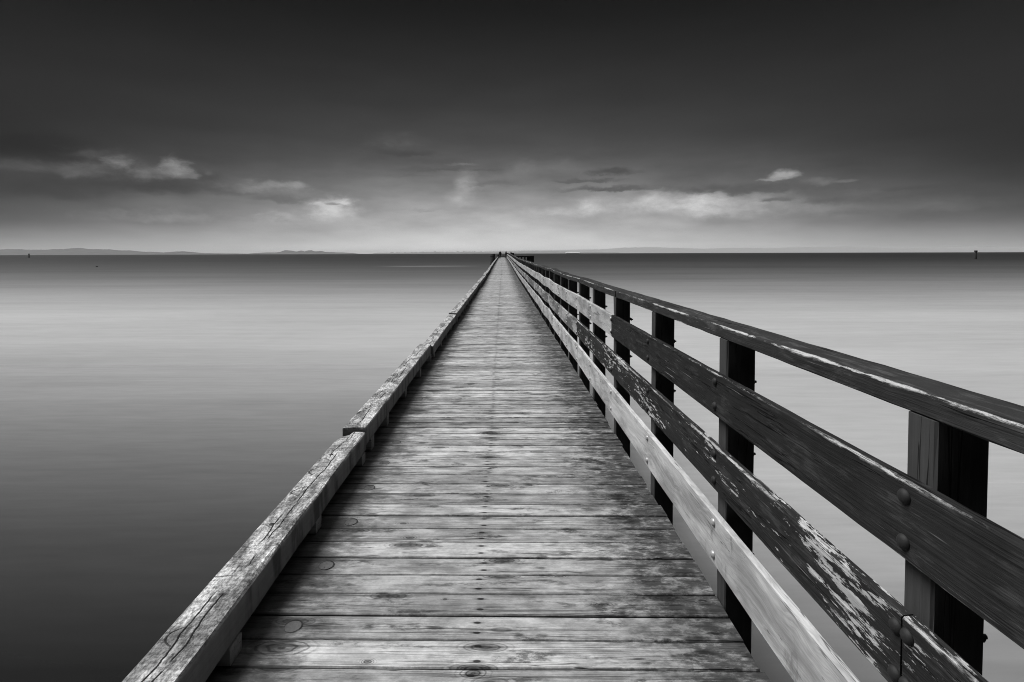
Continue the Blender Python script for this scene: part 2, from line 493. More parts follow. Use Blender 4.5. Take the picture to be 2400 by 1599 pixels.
def mat_bare(name, tone0=.36, flakes=.0, fig=1.0):
    """bare silvered board with wavy figure"""
    m, g = mat(name)
    a, b, c, rid, co = wood_base(g, 1, 1)
    wv = (g.noise(co(2.6, 7), 1, 3, .5) - .5) * .16 * fig
    cv = c + wv
    fgr = g.noise(g.vec(a * 2.0, b * 30 + rid * 9, cv * 58 + rid * 17), 1, 5, .62)
    fine = g.noise(g.vec(a * 5, b * 60, cv * 260 + rid * 17), 1, 3, .6)
    blot = g.noise(co(2.2, 6, 3), 1, 5, .6)
    tone = tone0 * (.38 + 1.24 * fgr) * (.62 + .76 * fine) * g.mix(g.ss(blot, .36, .60), .66, 1.15)
    st = g.ss(g.noise(g.vec(a * 7, c * 3, rid * 7), 1, 5, .6), .60, .72)
    tone = tone * (1 - .5 * st)
    ck = g.ss(g.m('ABSOLUTE', g.noise(co(.8, 20, 41), 1, 3, .6) - .5), .012, .003) * g.ss(g.noise(co(1.3, 8, 45), 1, 2), .52, .60)
    nick = g.ss(g.noise(co(12, 40, 47), 1, 4, .6), .68, .74)
    tone = tone * (1 - .7 * ck) * (1 - .5 * nick)
    bolt_run = g.ss(g.m('ABSOLUTE', b), 9, 10)
    if flakes > 0:
        fl = g.noise(co(6, 26, 5), 1, 8, .68); reg = g.noise(co(1.0, 3, 7), 1, 3)
        pm = g.ss(fl - (.60 - .28 * flakes * g.ss(reg, .35, .6)), .0, .03)
        tone = g.mix(pm, tone, .06 + .05 * fine)
    g.out(tone, .8, g.bump(fgr * .6 + fine * .5, .4, .004), .25)
    return m

def mat_timber(name, tone0, chips=.0):
    m, g = mat(name)
    a, b, c, rid, co = wood_base(g, 1, 1)
    gr = g.noise(co(2.2, 60), 1, 5, .62); bl = g.noise(co(2.5, 9, 3), 1, 5, .6)
    crack = g.ss(g.m('ABSOLUTE', g.noise(co(.8, 26, 5), 1, 2) - .5), .014, .004) * g.ss(g.noise(co(1, 10, 9), 1, 2), .48, .58)
    tone = tone0 * (.5 + gr) * (.55 + .9 * bl) * (1 - .7 * crack)
    if chips:
        ch = g.ss(g.noise(co(9, 28, 13), 1, 5, .6), .71, .735)
        tone = g.mix(ch * chips, tone, .42)
    g.out(tone, .82, g.bump(gr * .6 - crack * 1.5, .5, .005), .2)
    return m

def mat_metal(name, tone, rough=.55):
    m, g = mat(name)
    P = g.pos(); n1 = g.noise(P, 90, 4, .6)
    p = g.out(tone * (.6 + .8 * n1), rough, g.bump(n1, .3, .002), .5)
    p.inputs['Metallic'].default_value = .35
    return m

def mat_plain(name, tone, rough=.8, sc=4.0, var=.4):
    m, g = mat(name)
    n1 = g.noise(g.pos(), sc, 5, .6)
    g.out(tone * (1 - var / 2 + var * n1), rough, g.bump(n1, .2, .02), .2)
    return m

M_DECK = mat_deck()
M_KERB = mat_kerb()
M_UP = mat_paint('dark_paint_scratched', .0168, .099, .0, .019, .34, 1.0, .8)
M_MID = mat_paint('dark_paint_flaking', .0168, .1045, 1.0, .020, .39, 1.15, .6)
M_LOW = mat_bare('bare_silvered_board', .37, 0)
M_UPFAR = mat_bare('bare_grey_board', .32, 0, .6)
M_MIDFAR = mat_bare('patchy_grey_board', .26, .8, .6)
M_CAP = mat_paint('dark_handrail_paint', .0675, .029, .25, .028, .40, 1.3, .5)
M_POST = mat_timber('dark_post_timber', .045, .9)
M_BLOCK = mat_timber('kerb_block_timber', .22)
M_UNDER = mat_timber('damp_understructure_timber', .07)
M_PLUG = mat_timber('plug_timber', .085)
M_PILE = mat_timber('black_tarred_pile', .02)
M_BOLT = mat_metal('dark_bolt_iron', .018, .7)
M_BOLTL = mat_metal('pale_bolt_zinc', .34, .45)

# ------------------------------------------------------------------ level of the jetty: it rises gently towards its end
def lift(y):
    pts = ((0, 0), (30, 0), (40, .06), (52, .15), (64, .24), (90, .36), (140, .53))
    if y <= 0: return 0.0
    for (a, za), (b, zb) in zip(pts, pts[1:]):
        if y <= b:
            t = (y - a) / (b - a); return za + (zb - za) * t
    return pts[-1][1]

YEND = 138.0
PITCH = .1424
XL, XR = -1.262, .994
SKEW = -.012

# ------------------------------------------------------------------ water
def mat_water():
    m, g = mat('glare_banded_water')
    P = g.pos(); X, Y, Z = g.sep(P)
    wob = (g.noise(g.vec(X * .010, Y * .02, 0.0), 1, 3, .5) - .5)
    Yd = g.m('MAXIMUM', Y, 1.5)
    # sky glare painted as base colour by distance, reaching closer in on the right
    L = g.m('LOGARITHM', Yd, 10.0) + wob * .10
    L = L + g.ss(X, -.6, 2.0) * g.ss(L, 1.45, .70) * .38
    glare_tone = g.ramp(L / 4, [(.0, .008), (.155, .010), (.196, .044), (.232, .115), (.262, .20), (.290, .285), (.33, .375), (.365, .345), (.40, .25),
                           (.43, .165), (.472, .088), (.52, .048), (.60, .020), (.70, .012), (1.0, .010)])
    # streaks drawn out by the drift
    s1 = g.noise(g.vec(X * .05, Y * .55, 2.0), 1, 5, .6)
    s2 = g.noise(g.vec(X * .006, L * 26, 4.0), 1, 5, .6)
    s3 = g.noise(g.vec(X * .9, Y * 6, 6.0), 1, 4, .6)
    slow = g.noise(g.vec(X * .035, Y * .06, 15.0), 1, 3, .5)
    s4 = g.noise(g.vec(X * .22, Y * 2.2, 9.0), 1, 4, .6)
    glare_tone = glare_tone * (1 + (s1 - .5) * .34 + (slow - .5) * .35 + (s2 - .5) * g.ss(L, 1.3, 2.1, .12, .90) + (s3 - .5) * .30 + (s4 - .5) * .26)
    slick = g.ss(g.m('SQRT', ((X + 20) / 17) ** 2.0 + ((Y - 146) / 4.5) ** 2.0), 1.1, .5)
    glare_tone = glare_tone + slick * .11
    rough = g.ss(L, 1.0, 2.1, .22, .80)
    h = g.noise(g.vec(X * 1.2, Y * 7, 1.0), 1, 4, .55)
    p = g.out(g.m('MAXIMUM', glare_tone, .004), rough, g.bump(h, .04, .02), .28, 1.33)
    return m
wm = bpy.data.meshes.new('water')
ys = [-400, -60, -10, 0, 6, 15, 40, 100, 250, 700, 2000, 6000, 20000, 90000]
vs, fs = [], []
for y in ys: 
    for x in (-90000, -3000, -200, -20, 20, 200, 3000, 90000): vs.append((x, y, WATER_Z))
for i in range(len(ys) - 1):
    for j in range(7): a = i * 8 + j; fs.append((a, a + 1, a + 9, a + 8))
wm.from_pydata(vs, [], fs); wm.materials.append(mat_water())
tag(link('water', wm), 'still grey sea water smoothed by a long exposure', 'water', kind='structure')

# ------------------------------------------------------------------ distant hills
def mat_hill(name, t):
    m, g = mat(name)
    n1 = g.noise(g.pos(), .004, 6, .6)
    g.out(t * (.6 + .8 * n1), .95, None, .05)
    return m
def hills(name, D, prof, depth, m, label, rough=0.0, seed=0):
    """prof: (px, height in px over the horizon) as seen from the jetty; built as a ridge of real size at distance D"""
    rnd = random.Random(seed)
    def at(px):
        v = pxdir(px, 592); return v.x / v.y * D
    xs = []
    for (p0, h0), (p1, h1) in zip(prof, prof[1:]):
        n = max(2, int(abs(p1 - p0) / 2.5))
        for i in range(n):
            t = i / n; t2 = t * t * (3 - 2 * t)
            xs.append((p0 + (p1 - p0) * t, h0 + (h1 - h0) * t2))
    xs.append(prof[-1])
    rows = []
    for px, hp in xs:
        x = at(px); hz = hp / F * D
        hz *= 1 + rough * (mnoise.noise(Vector((px * .13, seed, 0))) + .6 * mnoise.noise(Vector((px * .45, seed, 3))))
        hz = max(hz, .4 / F * D * .3)
        rows.append([(x, D - depth * .5, WATER_Z - 3), (x, D - depth * .42, WATER_Z + hz * .12), (x, D - depth * .22, WATER_Z + hz * (.55 + .1 * mnoise.noise(Vector((px * .2, 5, seed))))),
                     (x, D, WATER_Z + hz), (x, D + depth * .3, WATER_Z + hz * .5), (x, D + depth * .6, WATER_Z - 3)])
    vs = [p for r in rows for p in r]; fs = []
    for i in range(len(rows) - 1):
        for j in range(5):
            a = i * 6 + j; fs.append((a, a + 6, a + 7, a + 1))
    fs.append(tuple(range(6))); b = (len(rows) - 1) * 6; fs.append(tuple(b + j for j in range(5, -1, -1)))
    me = bpy.data.meshes.new(name); me.from_pydata(vs, [], fs); me.materials.append(m)
    me.polygons.foreach_set('use_smooth', [True] * len(me.polygons))
    return tag(link(name, me), label, 'hills', kind='structure')
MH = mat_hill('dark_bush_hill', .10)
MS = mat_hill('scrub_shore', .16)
MF = mat_hill('haze_toned_far_hill', .22)  # paler base colour stands in for part of the distance haze
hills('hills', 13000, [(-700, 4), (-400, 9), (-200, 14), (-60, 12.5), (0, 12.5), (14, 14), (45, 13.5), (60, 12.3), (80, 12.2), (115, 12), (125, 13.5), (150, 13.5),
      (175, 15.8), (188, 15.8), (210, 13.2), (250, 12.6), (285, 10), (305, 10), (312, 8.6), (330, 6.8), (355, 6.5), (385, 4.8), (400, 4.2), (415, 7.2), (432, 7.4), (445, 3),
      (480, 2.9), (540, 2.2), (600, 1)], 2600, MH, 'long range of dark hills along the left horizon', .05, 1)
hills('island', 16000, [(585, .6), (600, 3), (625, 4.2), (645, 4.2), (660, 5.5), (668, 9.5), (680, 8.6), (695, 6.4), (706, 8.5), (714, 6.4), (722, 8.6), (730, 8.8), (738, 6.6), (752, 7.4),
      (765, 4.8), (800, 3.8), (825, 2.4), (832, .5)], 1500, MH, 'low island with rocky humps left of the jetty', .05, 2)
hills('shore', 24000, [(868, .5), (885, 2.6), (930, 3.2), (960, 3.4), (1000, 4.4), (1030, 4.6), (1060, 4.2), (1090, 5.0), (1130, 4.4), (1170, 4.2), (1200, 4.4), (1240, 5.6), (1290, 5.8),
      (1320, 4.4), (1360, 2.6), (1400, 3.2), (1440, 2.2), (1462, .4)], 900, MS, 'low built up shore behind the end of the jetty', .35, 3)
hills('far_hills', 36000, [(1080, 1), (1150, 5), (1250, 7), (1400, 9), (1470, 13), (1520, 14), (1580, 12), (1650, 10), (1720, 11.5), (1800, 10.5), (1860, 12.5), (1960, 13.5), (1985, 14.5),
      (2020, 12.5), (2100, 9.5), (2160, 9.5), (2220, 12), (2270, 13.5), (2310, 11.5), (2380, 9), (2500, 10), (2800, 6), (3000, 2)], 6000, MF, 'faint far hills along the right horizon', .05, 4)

# ------------------------------------------------------------------ the jetty deck
jetty = tag(empty('jetty', (0, 0, 0)), 'long straight timber jetty deck of weathered grey cross planks running out to sea', 'jetty')
mb = MB()
y = ground(1200, 1567)[1] - PITCH * 24; i = 0; rnd = random.Random(3)
plank_y = []
while y < YEND:
    gap = rnd.uniform(.003, .0065) if rnd.random() < .72 else rnd.uniform(.007, .012)
    y0, y1 = y + gap / 2, y + PITCH - gap / 2
    rid = rnd.random(); zt = rnd.uniform(-.0025, .0025); tl = rnd.uniform(-.0015, .0015)
    xl, xr = XL + rnd.uniform(-.01, .01), XR + rnd.uniform(-.012, .006)
    n = 6 if y < 14 else 1
    c = .005; base_z = lift(y)
    rings, pcs = [], []
    for k in range(n + 1):
        x = xl + (xr - xl) * k / n
        wv = (mnoise.noise(Vector((x * 1.7, rid * 40, 0))) * .0022) if n > 1 else 0
        e0, e1 = y0 + SKEW * x + wv, y1 + SKEW * x + wv + (mnoise.noise(Vector((x * 2.1, rid * 70, 9))) * .0015 if n > 1 else 0)
        z0, z1 = base_z + zt - tl, base_z + zt + tl
        sec = [(e0, -.05), (e1, -.05), (e1, -c), (e1 - c, 0), (e0 + c, 0), (e0, -c)]
        rings.append([(x, yy, (z0 if q in (0, 4, 5) else z1) + zz) for q, (yy, zz) in enumerate(sec)])
        pcs.append([(x, yy - (y + SKEW * x), zz) for yy, zz in sec])
    sweep(mb, rings, pcs, rid)
    plank_y.append(y); y += PITCH; i += 1
decking = mb.build('decking', M_DECK, jetty)
# round timber plugs over the bolts, every third plank by the kerb
rnd = random.Random(11)
gx, gy = ground(683, 1467)
near = [k for k, yy in enumerate(plank_y) if yy + SKEW * gx < gy][-1] - 1
MB_PL = None
for q in range(60):
    k = near + 1 + 3 * q
    yy = plank_y[k] + PITCH / 2 + SKEW * -.91 + rnd.uniform(-.012, .012)
    mbp = MB(); r = .0345
    ringz = [(r, -.03), (r, .0005), (r - .001, .0012), (0.001, .0013)]
    lathe(mbp, ringz, 22, 'z', (0, 0, 0), rnd.random())
    o = mbp.build('plug', M_PLUG, jetty, loc=(-.912 + rnd.uniform(-.008, .008), yy, lift(yy)))
    mbr = MB()                                      # the dark cut round the plug
    n = 26; vs = []; fs = []
    off = .0022
    for a in range(n):
        t = 2 * math.pi * a / n
        w = .0034 + .0028 * math.sin(t + .6)
        vs += [(math.cos(t) * (r + .0003), math.sin(t) * (r + .0003), off), (math.cos(t) * (r + w), math.sin(t) * (r + w), off)]
    for a in range(n): b0 = 2 * a; b1 = 2 * ((a + 1) % n); fs.append((b0, b0 + 1, b1 + 1, b1))
    mbr.add(vs, fs); mbr.build('plug_rim', M_PILE, o)
# stringers, crossheads and piles under the deck
for xx in (-1.0, -.15, .75):
    mb = MB(); beam_y(mb, [(xx, yy, lift(yy) - .055 - .11) for yy in [-1.4] + list(range(4, 138, 6)) + [YEND]], .075, .11, .006, xx + 2)
    mb.build('stringer', M_UNDER, jetty)
rnd = random.Random(5)
for q in range(36):
    yy = .9 + 3.84 * q
    mb = MB(); zz = lift(yy) - .28
    box(mb, -1.32, 1.10, yy - .08, yy + .08, zz - .26, zz, q, axis=0); mb.build('crosshead', M_UNDER, jetty)
    for xx in (-.95, .8):
        mb = MB(); lathe(mb, [(.15, WATER_Z - 1.5), (.15, WATER_Z), (.145, zz - .255)], 12, 'z', (xx, yy + .01, 0), rnd.random())
        mb.build('pile', M_UNDER, jetty, True)
# kerb beam and step at the far end
mb = MB(); box(mb, -1.25, 1.0, YEND + .0, YEND + .2, lift(YEND) - .05, lift(YEND) + .24, 3, axis=0); mb.build('end_beam', M_PILE, jetty)

# ------------------------------------------------------------------ kerb on the left
kerb = tag(empty('kerb', (-1.15, 0, .15)), 'low timber kerb of squared split beams on blocks along the left deck edge', 'kerb')
rnd = random.Random(21)
joints = [-1.3, 3.90, 7.57, 11.56, 15.55, 19.8] + [19.8 + 3.95 * k for k in range(1, 31)]
KX, KW, KB, KHH = -1.1515, .0895, .072, .0745
nblk = 0
bl_far = MB()
for q, (y0, y1) in enumerate(zip(joints, joints[1:])):
    if y0 > YEND - 2: break
    y1 = min(y1, YEND)
    dxq = 0 if q == 0 else rnd.uniform(-.022, .014); dzq = 0 if q == 0 else rnd.uniform(-.012, .028)
    if q == 1: dxq, dzq = -.012, .030
    if q == 2: dxq, dzq = .004, -.004
    n = 48 if y0 < 8 else (20 if y0 < 25 else 8)
    mb = MB(); pts = []
    tilt = rnd.uniform(-.006, .006)
    for k in range(n + 1):
        t = k / n; yy = y0 + .006 + (y1 - y0 - .012) * t
        bow = mnoise.noise(Vector((yy * .5, q * 3.3, 1))) * (.006 if q < 2 else .012)
        pts.append((KX + dxq + bow + tilt * (t - .5) * 2, yy, lift(yy) + KB + KHH + dzq * (1 if q else t) + mnoise.noise(Vector((yy * .4, q * 3.3, 7))) * (.003 if q < 2 else .009)))
    sec = [(-KW, -KHH + .006), (-KW + .006, -KHH), (KW - .008, -KHH), (KW, -KHH + .008), (KW, KHH - .016), (KW - .005, KHH - .005), (KW - .016, KHH), (0, KHH), (-KW + .008, KHH), (-KW, KHH - .008)]
    rings, pcs = [], []
    for k, (x, yy, z) in enumerate(pts):
        rr, pp = [], []
        endc = .022 if (q == 0 and k == n) else 0
        endw = (.05 if k == n else (.025 if k == n - 1 else 0)) if q == 0 else 0
        for j, (sx, sz) in enumerate(sec):
            rg = .0035 if y0 < 20 else .006
            jx = mnoise.noise(Vector((yy * 5, j * 3.1, q * 7))) * rg
            jz = mnoise.noise(Vector((yy * 5, j * 3.1 + 50, q * 7))) * rg
            if j in (8, 9): sx2, sz2 = sx + endw, sz - endc
            else: sx2, sz2 = sx, sz
            rr.append((x + sx2 + jx, yy, z + sz2 + jz)); pp.append((yy, sx, sz))
        rings.append(rr); pcs.append(pp)
    sweep(mb, rings, pcs, rnd.random())
    tim = mb.build('beam', M_KERB, kerb, loc=(1.15, 0, -.15))
    yb = [y1 - .08 - .93 * k for k in range(int((y1 - y0 - .3) / .93) + 1)] + [y0 + .22]
    for yy in yb:
        if yy < -1 or yy > YEND: continue
        tgt = MB() if nblk < 100 else bl_far
        kx = KX + dxq
        box(tgt, kx - KW + .01, kx + KW - .006 + rnd.uniform(-.004, .012), yy - .045, yy + .045, lift(yy) + .0035, lift(yy) + KB + dzq * (1 if q else .5) + .004, rnd.random(), .004, axis=0)
        if nblk < 100: tgt.build('block', M_BLOCK, tim)
        nblk += 1
    if q < 3:
        for yy in ([1.35, 2.55, 3.45] if q == 0 else [y0 + .5, y0 + 2.2]):
            mb = MB(); t = (yy - y0) / (y1 - y0)
            zz = lift(yy) + KB + 2 * KHH + dzq * (1 if q else t)
            lathe(mb, [(.016, -.02), (.016, -.001), (.011, .002), (.001, .0025)], 14, 'z', (KX + dxq - .03, yy, zz), 1)
            mb.build('bolt', M_BOLT, tim, True)
if bl_far.v: tag(bl_far.build('far_blocks', M_BLOCK, kerb, loc=(1.15, 0, -.15)), kind='stuff')
# children of the kerb keep world coordinates: undo the parent offset
for tim in kerb.children:
    tim.location = (1.15, 0, -.15)

# ------------------------------------------------------------------ railing on the right
rail = tag(empty('railing', (1.05, 0, 0)), 'timber railing with three long boards and a worn flat handrail along the right edge', 'railing')
OFF = (-1.05, 0, 0)
rnd = random.Random(31)
PXI, PWID, PDEP = 1.018, .130, .088
near_edges = [-1.03, .07, 1.18, 2.29, 3.375, 4.53, 5.63, 6.66, 7.74, 8.9]
while near_edges[-1] < YEND - 3: near_edges.append(near_edges[-1] + 1.1 + rnd.uniform(-.05, .05))
JX = [0 if yy < 7 else rnd.uniform(-.014, .014) for yy in near_edges]
JZ = [0 if yy < 6 else rnd.uniform(-.016, .016) for yy in near_edges]
CAPB = 1.202
def jit(y):
    for k in range(len(near_edges) - 1):
        a, b = near_edges[k] + PDEP / 2, near_edges[k + 1] + PDEP / 2
        if y <= b or k == len(near_edges) - 2:
            t = max(0, min(1, (y - a) / (b - a))); return JX[k] + (JX[k + 1] - JX[k]) * t, JZ[k] + (JZ[k + 1] - JZ[k]) * t
far_posts = MB()
for k, yy in enumerate(near_edges):
    tgt = MB() if k < 100 else far_posts
    x0 = PXI + JX[k]; lz = lift(yy)
    n = 14 if yy < 5 else 2
    rings, pcs = [], []; rid = rnd.random()
    lean = 0 if yy < 4 else rnd.uniform(-.008, .008)
    for s in range(n + 1):
        z = -.9 + (CAPB - .001 + JZ[k] + .9) * s / n
        sec = chamfer_rect(PWID / 2, PDEP / 2, .006)
        rr, pp = [], []
        for j, (sx, sy) in enumerate(sec):
            jg = mnoise.noise(Vector((z * 9, j * 4.0, k * 5.5))) * .003 if n > 2 else 0
            rr.append((x0 + PWID / 2 + sx + jg + lean * z, yy + PDEP / 2 + sy + jg, lz + z)); pp.append((z, sx, sy))
        rings.append(rr); pcs.append(pp)
    sweep(tgt, rings, pcs, rid)
    if k < 100: tgt.build('post', M_POST, rail, loc=OFF)
if far_posts.v: tag(far_posts.build('far_posts', M_POST, rail, loc=OFF), kind='stuff')

mid = lambda k: near_edges[k] + PDEP / 2
BX0, BX1 = .983, 1.0165
nb = 0; far_bolts = MB(); nut_far = MB()
def bolts_for(board, z0, z1, ks, y_off, pale):
    global nb
    for k in ks:
        for dy in y_off(k):
            yy = mid(k) + dy; jx, jz = jit(yy)
            for zz in (z1 - .040, z0 + .045):
                z = zz + jz + lift(yy)
                prof = [(.0195, 0), (.0185, -.005), (.0145, -.0105), (.008, -.0135), (.001, -.0145)]
                if yy < 9 and nb < 100:
                    mb = MB(); lathe(mb, prof, 16, 'x', (BX0 + jx + .002, yy, z), 0); mb.build('bolt', M_BOLTL if pale else M_BOLT, board, True)
                    mb = MB(); lathe(mb, [(.007, 0), (.007, .008), (.012, .008), (.012, .017), (.006, .017), (.006, .027)], 8, 'x', (PXI + PWID + jx - .002, yy, z), 0)
                    mb.build('nut', M_BOLT, board)
                    nb += 1
                elif yy < 45:
                    lathe(far_bolts, prof, 8, 'x', (BX0 + jx + .002, yy, z), 0)
                    lathe(nut_far, [(.008, 0), (.008, .036)], 6, 'x', (PXI + PWID + jx - .002, yy, z), 0)
def board(name, z0, z1, ka, kb, m, pale):
    ya = mid(ka) + .0025; yb = mid(kb) - .0025
    n = 40 if ya < 6 else (kb - ka) * 2
    mb = MB(); pts = []
    for s in range(n + 1):
        yy = ya + (yb - ya) * s / n; jx, jz = jit(yy)
        pts.append(((BX0 + BX1) / 2 + jx, yy, (z0 + z1) / 2 + jz + lift(yy)))
    beam_y(mb, pts, (BX1 - BX0) / 2, (z1 - z0) / 2, .005, rnd.random(), .0028 if ya < 6 else .004)
    o = mb.build(name, m, rail, loc=OFF)
    yo = lambda k: ((.018,) if k == ka else ((-.018,) if k == kb else (0.0,)))
    bolts_for(o, z0, z1, range(ka, kb + 1), yo, pale)
    return o
NP = len(near_edges) - 1
def run(name, z0, z1, breaks, mats):
    k = 0; q = 0
    seq = list(breaks)
    while seq[-1] < NP: seq.append(min(NP, seq[-1] + 4))
    for q, (a, b) in enumerate(zip(seq, seq[1:])):
        m, pale = mats[min(q, len(mats) - 1)]
        board(name, z0, z1, a, b, m, pale)
run('top_board', .845, 1.043, [0, 5, 9], [(M_UP, False), (M_UPFAR, True)])
run('middle_board', .497, .705, [0, 2, 7, 11], [(M_MID, False), (M_MID, False), (M_MIDFAR, True)])
run('bottom_board', .143, .381, [0, 2, 10, 14], [(M_LOW, True), (M_LOW, True), (M_UPFAR, True)])
if far_bolts.v: tag(far_bolts.build('far_bolts', M_BOLTL, rail, loc=OFF), kind='stuff')
if nut_far.v: tag(nut_far.build('far_nuts', M_BOLT, rail, loc=OFF), kind='stuff')
# handrail
k = 0; seq = [0, 5, 9]
while seq[-1] < NP: seq.append(min(NP, seq[-1] + 4))
for q, (a, b) in enumerate(zip(seq, seq[1:])):
    ya, yb = mid(a) + .002, mid(b) - .002
    n = 60 if q == 0 else (b - a) * 3
    mb = MB(); dx0 = 0 if q == 0 else rnd.uniform(-.008, .012); dz0 = 0 if q == 0 else rnd.uniform(-.002, .008)
    hw, hh = .0675, .029
    sec = [(-hw, -hh + .004), (-hw + .004, -hh), (hw - .004, -hh), (hw, -hh + .004), (hw, hh - .006), (hw - .006, hh), (0, hh + .002), (-hw + .007, hh), (-hw + .002, hh - .003), (-hw, hh - .008)]
    rings, pcs = [], []
    for s in range(n + 1):
        yy = ya + (yb - ya) * s / n; jx, jz = jit(yy); rr, pp = [], []
        for j, (sx, sz) in enumerate(sec):
            rg = .0035
            rr.append((1.0875 + jx + dx0 + sx + mnoise.noise(Vector((yy * 7, j * 3.0, q))) * rg, yy, lift(yy) + CAPB + hh + jz + dz0 + sz + mnoise.noise(Vector((yy * 7, j * 3.0, q + 40))) * rg))
            pp.append((yy, sx, sz))
        rings.append(rr); pcs.append(pp)
    sweep(mb, rings, pcs, rnd.random()); mb.build('handrail', M_CAP, rail, loc=OFF)

# ------------------------------------------------------------------ piles and landings at the far end
def round_pile(x, y, r, ztop, label, cat='pile', group=None):
    root = empty('mooring_pile', (x, y, WATER_Z))
    mb = MB(); lathe(mb, [(r, -1.5), (r, 0), (r * .95, ztop - WATER_Z - .02), (r * .8, ztop - WATER_Z)], 14, 'z', (0, 0, 0), random.random())
    mb.build('shaft', M_PILE, root, True)
    mb = MB(); lathe(mb, [(r * 1.03, ztop - WATER_Z - .5), (r * 1.03, ztop - WATER_Z - .38)], 14, 'z', (0, 0, 0), 1); mb.build('band', M_BOLT, root)
    return tag(root, label, cat, group)
round_pile(-1.86, 95, .47, lift(95) + 1.15, 'thick dark mooring pile rising beside the left kerb near the end of the jetty')

def landing(name, x0, x1, y0, n, ztop, label, wide):
    root = empty(name, (x0, y0, WATER_Z))
    for k in range(n):
        xx = x0 + (x1 - x0) * k / (n - 1)
        w = wide[k]
        mb = MB(); box(mb, xx - x0 - w / 2, xx - x0 + w / 2, -w / 2, w / 2, -1.5, ztop - WATER_Z - (.0 if w > .5 else .16), k, .02); mb.build('pile', M_PILE, root)
    mb = MB(); box(mb, -.2, x1 - x0 - .3, -.42, -.30, ztop - WATER_Z - .22, ztop - WATER_Z - .02, 2, axis=0); mb.build('cap_beam', M_PILE, root)
    mb = MB(); box(mb, -.4, x1 - x0 + .2, -.25, 3.5, 1.75, 1.9, 2, axis=0); mb.build('platform', M_UNDER, root)
    mb = MB(); box(mb, -.2, x1 - x0, -.42, -.30, ztop - WATER_Z - .95, ztop - WATER_Z - .75, 2, axis=0); mb.build('rail', M_PILE, root)
    return tag(root, label, 'landing')
landing('boat_landing', 1.95, 4.55, 80, 6, 1.22, 'dark timber boat landing with a row of piles behind the handrail, nearer of two', [.2, .2, .22, .22, .42, .75])
landing('fishing_landing', 2.0, 2.55, 122, 4, 1.85, 'small dark group of piles behind the handrail at the very end of the jetty', [.2, .2, .22, .42])

